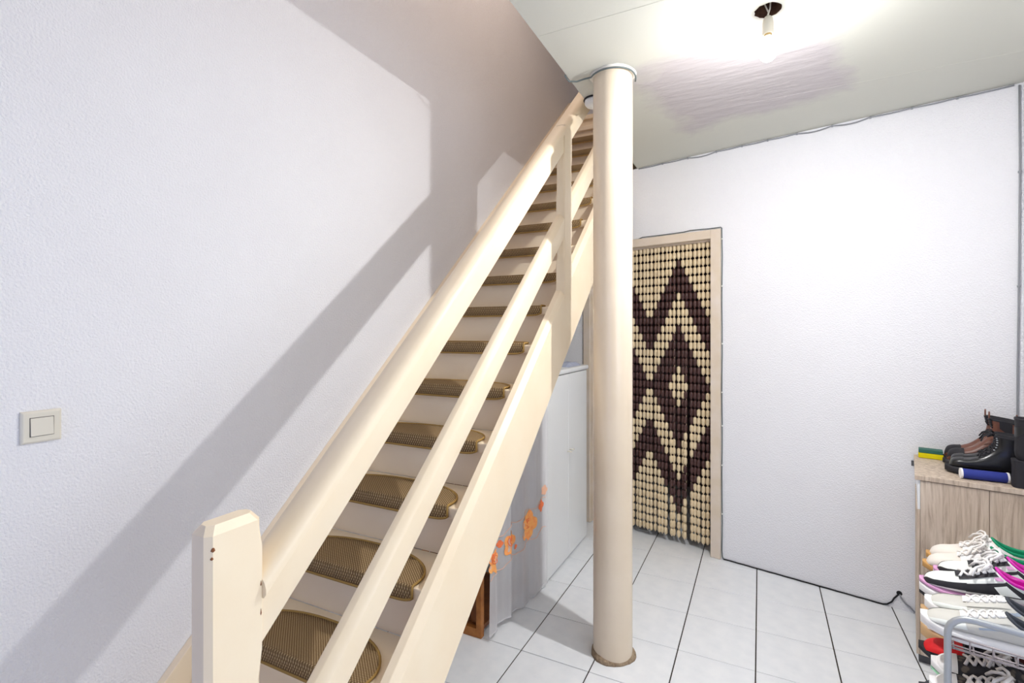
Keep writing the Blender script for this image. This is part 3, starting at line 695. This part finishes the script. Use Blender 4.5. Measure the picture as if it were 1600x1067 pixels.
# ------------------------------------------------------------------ footwear builder
class Upper:
    """rings between an instep point F and a heel or sole point B: (Fx, Fz, Bx, Bz, half width, side dip)"""
    def __init__(s, prof, n=30): s.prof = prof; s.R = catmull(prof, n); s.n = n
    def at(s, t):
        q = min(max(t, 0), 1) * s.n; k = min(int(q), s.n - 1); u = q - k
        return [a + (b - a) * u for a, b in zip(s.R[k], s.R[k + 1])]
    def pt(s, t, th, off=0.0):
        Fx, Fz, Bx, Bz, w_, dip = s.at(t)
        cx, cz, ax, az = (Fx + Bx) / 2, (Fz + Bz) / 2, (Fx - Bx) / 2, (Fz - Bz) / 2
        la = math.hypot(ax, az) or 1e-6; k = (la + off) / la
        c, sn = math.cos(th), math.sin(th)
        cc = math.copysign(abs(c) ** 0.85, c); ss = math.copysign(abs(sn) ** 0.8, sn)
        return (cx + ax * k * cc, (w_ + off) * ss, cz + az * k * cc - dip * sn * sn)
    def mesh(s, name, m, parent, nth=28):
        rings = [[s.pt(i / s.n, 2 * PI * k / nth) for k in range(nth)] for i in range(s.n + 1)]
        return MB().loft(rings, cap=(True, False)).build(name, m, parent, smooth=True)
    def lining(s, name, m, parent, depth=0.05, nth=28):
        rings = []
        for off, dz in ((0.0015, -0.006), (0.003, 0.0), (0.0, 0.004), (-0.004, 0.003), (-0.006, -0.005), (-0.006, -depth * 0.5), (-0.008, -depth)):
            rings.append([(lambda p: (p[0], p[1], p[2] + dz))(s.pt(1.0, 2 * PI * k / nth, off)) for k in range(nth)])
        return MB().loft(rings, cap=(False, True)).build(name, m, parent, smooth=True)
    def patch(s, name, m, parent, t0, t1, lo, hi, off=0.0018, sides=(1, -1), nt=14, nh=6):
        for sg in sides:
            b = MB(); g = []
            for i in range(nt + 1):
                t = t0 + (t1 - t0) * i / nt; a, c = lo(t), hi(t)
                g.append([s.pt(t, sg * (a + (c - a) * j / nh), off) for j in range(nh + 1)])
            v = [p for r in g for p in r]; k = nh + 1
            b.add(v, [(i * k + j, (i + 1) * k + j, (i + 1) * k + j + 1, i * k + j + 1) for i in range(nt) for j in range(nh)])
            b.build(name, m, parent, smooth=True)
def sole(name, m, parent, pts, p=0.45, n=20, seg=24, scale_w=1.0):
    """pts: (x, half width, z bottom, z top)"""
    R = catmull(pts, n); rings = []
    for x, w_, z0, z1 in R:
        w_ = max(w_, 0.002) * scale_w; cz, hz = (z0 + z1) / 2, (z1 - z0) / 2
        ring = []
        for k in range(16):
            a = 2 * PI * (k + 0.5) / 16; c, s_ = math.cos(a), math.sin(a)
            ring.append((x, math.copysign(abs(c) ** p, c) * w_, cz + math.copysign(abs(s_) ** p, s_) * hz))
        rings.append(ring)
    return MB().loft(rings).build(name, m, parent, autosmooth=0.9)
def laces(up, m, parent, t0, t1, n, span=0.42, bow=True, r=0.0032, name='laces'):
    b = MB()
    for i in range(n):
        t = t0 + (t1 - t0) * i / max(1, n - 1)
        for sg in (1, -1):
            dt = 0.03 * sg
            b.tube([up.pt(t + dt * (q / 3 - 1), span * (q / 3 - 1), 0.004 + 0.002 * (1 - abs(q / 3 - 1))) for q in range(7)], r, 5)
    if bow:
        c = Vector(up.pt(t1 + 0.03, 0.0, 0.008))
        for sg in (1, -1):
            b.tube([c, c + Vector((0.004, 0.016 * sg, 0.012)), c + Vector((0.012, 0.034 * sg, 0.010)), c + Vector((0.022, 0.040 * sg, -0.002)), c + Vector((0.018, 0.026 * sg, -0.002)), c + Vector((0.004, 0.010 * sg, 0.002))], r, 5)
            b.tube([c, c + Vector((0.014, 0.012 * sg, 0.006)), c + Vector((0.034, 0.022 * sg, -0.004)), c + Vector((0.044, 0.038 * sg, -0.024))], r, 5)
        b.tube([c + Vector((-0.003, -0.006, 0.003)), c + Vector((0.004, 0, 0.007)), c + Vector((0.006, 0.007, 0.003))], r * 1.3, 5)
    return b.build(name, m, parent, smooth=True)
SNEAK = [(0.279, 0.010, 0.279, 0.000, 0.004, 0), (0.270, 0.028, 0.272, 0, 0.027, 0), (0.247, 0.042, 0.250, 0, 0.041, 0), (0.216, 0.050, 0.214, 0, 0.046, 0), (0.182, 0.064, 0.165, 0, 0.046, 0),
         (0.150, 0.080, 0.110, 0, 0.041, 0), (0.128, 0.094, 0.055, 0, 0.037, 0.002), (0.118, 0.100, 0.014, 0.008, 0.034, 0.006), (0.114, 0.102, 0.001, 0.030, 0.032, 0.010), (0.112, 0.104, -0.002, 0.058, 0.031, 0.016), (0.110, 0.106, 0.004, 0.082, 0.030, 0.020)]
def shift(prof, dz, sx=1.0, sz=1.0, sw_=1.0): return [(a * sx, b * sz + dz, c * sx, d * sz + dz, e * sw_, f) for a, b, c, d, e, f in prof]
def sole_pts(z0, z1, flare=0.004, spring=0.012, heel=0.0):
    xs = [(-0.008, 0.010), (0.002, 0.026), (0.03, 0.035), (0.08, 0.036), (0.13, 0.039), (0.18, 0.046), (0.22, 0.047), (0.25, 0.041), (0.272, 0.028), (0.289, 0.008)]
    out = []
    for x, w_ in xs:
        sp_ = spring * max(0, (x - 0.19) / 0.1) ** 2
        out.append((x, w_ + flare, z0 + sp_, z1 + sp_ * 0.8 + heel * max(0, 1 - x / 0.15)))
    return out
def dup(root):
    r = root.copy(); COL.objects.link(r)
    for ch in list(root.children):
        c = ch.copy(); COL.objects.link(c); c.parent = r
        for g in ch.children:
            d = g.copy(); COL.objects.link(d); d.parent = c
    return r

def cream_sneaker():
    r = empty('sneaker')
    sole('sole', 's_gum', r, sole_pts(0.0, 0.024)); up = Upper(shift(SNEAK, 0.020, 1, 0.98))
    up.mesh('upper', 's_cream', r); up.lining('lining', 's_green', r)
    up.patch('eyestay', 's_white', r, 0.38, 0.72, lambda t: 0.38, lambda t: 0.95)
    up.patch('toe_band', 's_cream', r, 0.10, 0.34, lambda t: 1.05, lambda t: 1.6, 0.0014)
    up.patch('heel_stripe', 's_white', r, 0.74, 0.93, lambda t: 0.9, lambda t: 1.5)
    up.patch('tongue', 's_white', r, 0.36, 0.99, lambda t: 0.0, lambda t: 0.34, 0.003)
    laces(up, 's_lace', r, 0.40, 0.70, 6)
    return r
def pink_sneaker():
    r = empty('sneaker')
    sole('outsole', 's_black', r, sole_pts(0.0, 0.012, 0.004, 0.014))
    sole('midsole', 's_white', r, sole_pts(0.010, 0.040, 0.006, 0.014))
    sole('upper_midsole', 's_lilac', r, sole_pts(0.038, 0.052, 0.004, 0.014))
    up = Upper(shift(SNEAK, 0.049, 1, 0.86)); up.mesh('upper', 's_palegreen', r); up.lining('lining', 's_magenta', r)
    up.patch('toe_guard', 's_black', r, 0.01, 0.40, lambda t: min(0.98, 6.0 * t) + 0.3 * t, lambda t: 1.75, 0.0022)
    up.patch('side_panel', 's_black', r, 0.38, 0.80, lambda t: 1.16 - 0.45 * max(0, t - 0.5), lambda t: 1.80, 0.0024)
    up.patch('side_wave', 's_palegreen', r, 0.55, 0.68, lambda t: 1.35 - 1.0 * (t - 0.55), lambda t: 1.72, 0.0036)
    up.patch('heel_panel', 's_black', r, 0.80, 0.99, lambda t: 1.6, lambda t: 2.3, 0.0024)
    up.patch('heel_clip', 's_pink', r, 0.70, 0.86, lambda t: 1.95, lambda t: 2.5, 0.003)
    up.patch('eyestay', 's_black', r, 0.36, 0.74, lambda t: 0.36, lambda t: 0.72, 0.0022)
    up.patch('pink_tab', 's_lilac', r, 0.62, 0.76, lambda t: 0.78, lambda t: 0.98, 0.003)
    up.patch('tongue', 's_black', r, 0.34, 1.0, lambda t: 0.0, lambda t: 0.36, 0.003)
    laces(up, 's_white', r, 0.40, 0.72, 6, r=0.0038)
    return r
def grey_sneaker():
    r = empty('sneaker')
    sole('sole', 's_white', r, sole_pts(0.0, 0.032, 0.006, 0.016)); up = Upper(shift(SNEAK, 0.026, 1, 0.66))
    up.mesh('upper', 's_grey', r); up.lining('lining', 's_darkgrey', r)
    up.patch('toe_guard', 's_palegreen', r, 0.01, 0.36, lambda t: 0.95, lambda t: 1.6, 0.002)
    up.patch('side_stripe', 's_bluegrey', r, 0.42, 0.82, lambda t: 1.25 - 0.6 * (t - 0.42), lambda t: 1.42 - 0.6 * (t - 0.42), 0.0025)
    up.patch('heel_panel', 's_white', r, 0.72, 0.96, lambda t: 1.6, lambda t: 2.6, 0.0022)
    up.patch('eyestay', 's_grey', r, 0.36, 0.74, lambda t: 0.36, lambda t: 0.85, 0.0025)
    up.patch('tongue', 's_white', r, 0.34, 1.0, lambda t: 0.0, lambda t: 0.36, 0.003)
    laces(up, 's_white', r, 0.40, 0.72, 6, bow=False)
    return r
def beige_loafer():
    r = empty('slip_on_shoe')
    sole('platform_sole', 's_tan', r, sole_pts(0.0, 0.048, 0.004, 0.020)); up = Upper(shift(SNEAK, 0.042, 1, 0.82))
    up.mesh('upper', 's_beige', r); up.lining('lining', 's_cream', r)
    up.patch('strap', 's_tan', r, 0.48, 0.62, lambda t: 0.0, lambda t: 1.4, 0.003)
    up.patch('toe_band', 's_cream', r, 0.02, 0.16, lambda t: 1.2, lambda t: 1.6, 0.003)
    return r
def red_toe():
    r = empty('sneaker')
    sole('sole', 's_black', r, sole_pts(0.0, 0.022, 0.004, 0.022)); up = Upper(shift(SNEAK, 0.018, 1, 0.8))
    up.mesh('upper', 's_black', r); up.lining('lining', 's_darkred', r)
    up.patch('toe_cap', 's_red', r, 0.0, 0.40, lambda t: 0.0, lambda t: 1.5, 0.003)
    laces(up, 's_black', r, 0.44, 0.72, 5)
    return r
def floral_sneaker():
    r = empty('sneaker')
    sole('outsole', 's_mint', r, sole_pts(0.0, 0.012, 0.004, 0.018))
    sole('midsole', 's_white', r, sole_pts(0.010, 0.036, 0.006, 0.018)); up = Upper(shift(SNEAK, 0.030, 1, 0.78))
    up.mesh('upper', 'floral', r); up.lining('lining', 's_black', r)
    up.patch('toe_cap', 's_white', r, 0.0, 0.26, lambda t: 0.0, lambda t: 1.6, 0.003)
    laces(up, 's_lace', r, 0.34, 0.74, 8, span=0.5, r=0.0046)
    return r
def dark_shoe(trim):
    r = empty('low_shoe')
    sole('sole', 's_darkgrey', r, sole_pts(0.0, 0.026, 0.004, 0.016)); up = Upper(shift(SNEAK, 0.022, 1, 0.75))
    up.mesh('upper', 's_darkgrey' if trim else 's_tan', r); up.lining('lining', 's_gold', r)
    up.patch('trim', 's_gold', r, 0.30, 0.98, lambda t: 0.30 + 0.9 * max(0, t - 0.3), lambda t: 0.55 + 0.9 * max(0, t - 0.3), 0.003)
    return r

# ------------------------------------------------------------------ shoe rack
RO = Vector((0.457, 1.739, 0)); RA = WA
rex = Vector((math.cos(RA), math.sin(RA), 0)); rey = Vector((-math.sin(RA), math.cos(RA), 0))
rack = tag(empty('shoe_rack', RO, RA), 'grey tubular metal shoe rack full of shoes in the right corner', 'shoe rack')
RW, RL, RT, RR = 0.27, 0.70, 0.735, 0.0085
def arch(y, RT):
    pth = [(0, y, 0.0), (0, y, RT - 0.05)]
    for k in range(1, 7):
        a = PI / 2 * k / 6; pth.append((0.05 - 0.05 * math.cos(a), y, RT - 0.05 + 0.05 * math.sin(a)))
    for k in range(0, 7):
        a = PI / 2 * k / 6; pth.append((RW - 0.05 + 0.05 * math.sin(a), y, RT - 0.05 + 0.05 * math.cos(a)))
    pth.append((RW, y, 0.0)); return pth
for y, rt in ((0.0, RT), (RL, 0.655)):
    MB().tube(arch(y, rt), RR, 10).build('end_frame', 'steel', rack, smooth=True)
TIERS = [0.645, 0.455, 0.265, 0.075]
for z in TIERS:
    b = MB()
    for k in range(7): b.tube([(0.012 + (RW - 0.024) * k / 6, 0.0, z), (0.012 + (RW - 0.024) * k / 6, RL, z)], 0.0022, 5)
    b.build('shelf_wires', 'rust', rack, smooth=True)
    for y in (0.004, RL - 0.004):
        f_ = MB().tube([(0.0, y, z), (RW, y, z)], 0.003, 6).tube([(0.0, y, z + 0.030), (RW, y, z + 0.030)], 0.0025, 6).tube([(0.0, y + 0.004, z + 0.006), (RW, y + 0.004, z + 0.006)], 0.002, 6)
        for k in range(1, 6): f_.tube([(RW * k / 6, y, z), (RW * k / 6, y, z + 0.030)], 0.0022, 5)
        f_.build('end_guard', 'rust', rack, smooth=True)
def put(o, e, k, z, label, cat, group, rot=0.0, tilt=0.0):
    """toe at distance e past the rack's left edge, k along the rack"""
    p = RO + rex * (-e + 0.286) + rey * k
    o.location = (p.x, p.y, z + 0.0025); o.rotation_euler = (0, tilt, RA + PI + rot); tag(o, label, cat, group)
gs = grey_sneaker(); put(gs, 0.055, 0.085, TIERS[0], 'grey and white sneaker nearest the rack arch, top tier', 'shoe', 'shoes on the rack', 0.03)
g2 = dup(gs); put(g2, 0.045, 0.185, TIERS[0], 'grey and white sneaker just behind the nearest one on the top tier', 'shoe', 'shoes on the rack', -0.02)
ps = pink_sneaker(); put(ps, 0.058, 0.292, TIERS[0], 'black and white sneaker with magenta lining, front one of its pair', 'shoe', 'shoes on the rack', 0.02)
p2 = dup(ps); put(p2, 0.022, 0.412, TIERS[0], 'black and white sneaker with magenta lining, rear one of its pair', 'shoe', 'shoes on the rack', 0.02)
cs_ = cream_sneaker(); put(cs_, 0.05, 0.53, TIERS[0], 'cream sneaker with green lining and gum sole, front one of its pair', 'shoe', 'shoes on the rack', 0.0)
c2 = dup(cs_); put(c2, 0.04, 0.64, TIERS[0], 'cream sneaker with green lining and gum sole, rear one by the cabinet', 'shoe', 'shoes on the rack', 0.03)
fs = floral_sneaker(); put(fs, 0.035, 0.078, TIERS[1], 'black floral sneaker with white toe cap nearest the rack leg, second tier', 'shoe', 'shoes on the rack', 0.02)
f2 = dup(fs); put(f2, 0.03, 0.196, TIERS[1], 'black floral sneaker with white toe cap behind its twin, second tier', 'shoe', 'shoes on the rack', 0.01)
rs = red_toe(); put(rs, 0.06, 0.29, TIERS[1], 'black shoe with a bright red toe on the second tier', 'shoe', 'shoes on the rack')
bs = beige_loafer(); put(bs, 0.055, 0.40, TIERS[1], 'beige platform slip-on shoe in front of its twin, second tier', 'shoe', 'shoes on the rack', 0.02)
b2 = dup(bs); put(b2, 0.055, 0.51, TIERS[1], 'beige platform slip-on shoe behind its twin, second tier', 'shoe', 'shoes on the rack', -0.02)
ds = dark_shoe(False); put(ds, 0.03, 0.27, TIERS[2], 'tan low shoe with gold trim on the third tier', 'shoe', 'shoes on the rack')
d2 = dark_shoe(True); put(d2, 0.06, 0.39, TIERS[2], 'dark grey low shoe with gold trim on the third tier', 'shoe', 'shoes on the rack')

# ------------------------------------------------------------------ boots and small things on the cabinet
cex = Vector((math.cos(CA), math.sin(CA), 0)); cey = Vector((-math.sin(CA), math.cos(CA), 0)); CO = Vector((0.632, 2.822, 0))
def oncab(o, e, k, label, cat, group=None, flip=True, rot=0.0):
    p = CO + cex * e + cey * k
    o.location = (p.x, p.y, CHT + 0.0005); o.rotation_euler = (0, 0, CA + (PI if flip else 0) + rot); tag(o, label, cat, group)
BOOT = [(0.272, 0.020, 0.274, 0.0, 0.006, 0), (0.262, 0.044, 0.266, 0, 0.030, 0), (0.240, 0.054, 0.244, 0, 0.041, 0), (0.208, 0.058, 0.205, 0, 0.045, 0), (0.172, 0.072, 0.150, 0, 0.043, 0),
        (0.140, 0.098, 0.090, 0, 0.039, 0), (0.118, 0.125, 0.030, 0.004, 0.036, 0), (0.110, 0.150, 0.004, 0.030, 0.035, 0), (0.108, 0.172, 0.002, 0.075, 0.035, 0), (0.110, 0.190, 0.004, 0.130, 0.036, 0), (0.112, 0.200, 0.002, 0.185, 0.038, 0)]
def chelsea():
    r = empty('ankle_boot')
    sole('sole', 's_black', r, sole_pts(0.0, 0.022, 0.004, 0.006)); up = Upper(shift(BOOT, 0.018, 1, 1.10)); up.mesh('upper', 's_brownleather', r); up.lining('lining', 's_black', r, 0.12)
    up.patch('toe_cap', 's_black', r, 0.0, 0.30, lambda t: 0.0, lambda t: 1.55, 0.0025)
    up.patch('side_band', 's_black', r, 0.12, 0.52, lambda t: 1.18, lambda t: 1.6, 0.003)
    up.patch('elastic_gore', 's_black', r, 0.86, 0.98, lambda t: 1.2, lambda t: 1.9, 0.002)
    for th, x in ((0.0, 0.112), (PI, 0.002)):
        p = Vector(up.pt(1.0, th, 0.002))
        MB().tube([p + Vector((0, 0.008 * math.cos(a), 0.014 + 0.016 * math.sin(a))) for a in [2 * PI * k / 12 for k in range(12)]], 0.003, 5, closed=True).build('pull_loop', 's_brownleather', r, smooth=True)
    laces(up, 's_black', r, 0.80, 0.95, 4, span=0.5, bow=False)
    return r
def combat():
    r = empty('lace_up_boot')
    so = sole('sole', 's_black', r, sole_pts(0.0, 0.030, 0.006, 0.008))
    b = MB()
    for k in range(9):
        for sg in (1, -1): b.box((0.02 + 0.027 * k, sg * 0.044 - 0.005, 0.002), (0.034 + 0.027 * k, sg * 0.044 + 0.005, 0.016))
    b.build('tread_lugs', 's_black', so)
    up = Upper(shift(BOOT, 0.026, 1, 0.80)); up.mesh('upper', 's_blackleather', r); up.lining('lining', 's_black', r, 0.12)
    up.patch('toe_cap', 's_blackleather', r, 0.0, 0.26, lambda t: 0.0, lambda t: 1.55, 0.0025)
    up.patch('tongue', 's_black', r, 0.42, 1.0, lambda t: 0.0, lambda t: 0.42, 0.003)
    up.patch('eyestay', 's_blackleather', r, 0.40, 0.97, lambda t: 0.42, lambda t: 0.9, 0.003)
    laces(up, 's_black', r, 0.44, 0.92, 9, span=0.55, bow=True)
    b = MB()
    for k in range(6):
        for sg in (1, -1):
            p = Vector(up.pt(0.60 + 0.06 * k, 0.52 * sg, 0.005)); b.lathe([(0.0005, -0.003), (0.0035, -0.002), (0.0035, 0.002), (0.0005, 0.003)], 8, p)
    b.build('eyelets', 'steel', r, smooth=True)
    return r
def heel_boot():
    r = empty('heeled_boot')
    prof_ = [(a, b + 0.0, c, d, e, f) for a, b, c, d, e, f in BOOT]
    up = Upper([(a, b + 0.10 - 0.06 * max(0, min(1, (a - 0.05) / 0.22)), c, d + 0.10 - 0.06 * max(0, min(1, (c - 0.02) / 0.22)), e, f) for a, b, c, d, e, f in prof_])
    up.mesh('upper', 's_black', r); up.lining('lining', 's_black', r, 0.10)
    rings = []
    for z, g in ((0.0, 1.02), (0.03, 0.99), (0.08, 1.0), (0.112, 1.06)):
        rings.append([(0.036 + 0.046 * g * math.copysign(abs(math.cos(a)) ** 0.55, math.cos(a)), 0.037 * g * math.copysign(abs(math.sin(a)) ** 0.55, math.sin(a)), z) for a in [2 * PI * k / 24 for k in range(24)]])
    MB().loft(rings).build('block_heel', 's_black', r, autosmooth=0.8)
    sole('platform', 's_black', r, [(0.10, 0.030, 0.055, 0.085), (0.14, 0.038, 0.015, 0.07), (0.18, 0.045, 0.0, 0.05), (0.22, 0.046, 0.0, 0.045), (0.25, 0.040, 0.004, 0.045), (0.272, 0.027, 0.01, 0.045), (0.284, 0.008, 0.016, 0.044)])
    up.patch('strap', 's_blackleather', r, 0.86, 0.93, lambda t: 0.0, lambda t: PI, 0.003)
    return r
ch = chelsea(); oncab(ch, 0.378, 0.342, 'brown ankle boot with black toe and pull loops, front one of its pair', 'boot', 'boots on the cabinet', rot=0.0)
c3 = dup(ch); oncab(c3, 0.372, 0.428, 'brown ankle boot with black toe, rear one against the back wall', 'boot', 'boots on the cabinet', rot=0.0)
cb = combat(); oncab(cb, 0.378, 0.165, 'polished black lace-up boot behind the blue roll', 'boot', 'boots on the cabinet', rot=0.0)
cb2 = dup(cb); oncab(cb2, 0.385, 0.254, 'polished black lace-up boot between the brown boots and its twin', 'boot', 'boots on the cabinet', rot=0.0)
hb_ = heel_boot(); oncab(hb_, 0.318, 0.052, 'black ankle boot with a tall block heel at the cabinet front', 'boot', 'boots on the cabinet', flip=False)
for o in (ch, c3, cb, cb2): o.scale = (0.95, 0.84, 1.0)
hb_.scale = (0.65, 1.0, 1.0)
roll = empty('blue_roll'); oncab(roll, 0.150, 0.058, 'blue cylindrical roll with white ends lying in front of the black boots', 'roll', flip=False, rot=0.16)
def xcyl(x0, x1, r, n=24): return [[(x, r * math.cos(2 * PI * k / n), r + r * math.sin(2 * PI * k / n)) for k in range(n)] for x in (x0, x1)]
MB().loft([[(x, 0.021 * math.cos(2 * PI * k / 24), 0.0225 + 0.021 * math.sin(2 * PI * k / 24)) for k in range(24)] for x in (0.006, 0.152)]).build('paper', 's_roll', roll, autosmooth=0.8)
for x0 in (0.0, 0.151):
    MB().loft([[(x, 0.0225 * math.cos(2 * PI * k / 24), 0.0225 + 0.0225 * math.sin(2 * PI * k / 24)) for k in range(24)] for x in (x0, x0 + 0.007)]).build('end_cap', 's_white', roll, autosmooth=0.8)
spg = empty('scouring_sponge'); oncab(spg, 0.012, 0.40, 'yellow sponge with a green scouring pad on the cabinet corner', 'sponge', flip=False)
MB().box((0, 0, 0), (0.098, 0.06, 0.026)).build('sponge', 's_sponge', spg, bevel=0.004)
MB().box((0.001, 0.001, 0.0262), (0.096, 0.059, 0.044)).build('scouring_pad', 's_scour', spg, bevel=0.002)
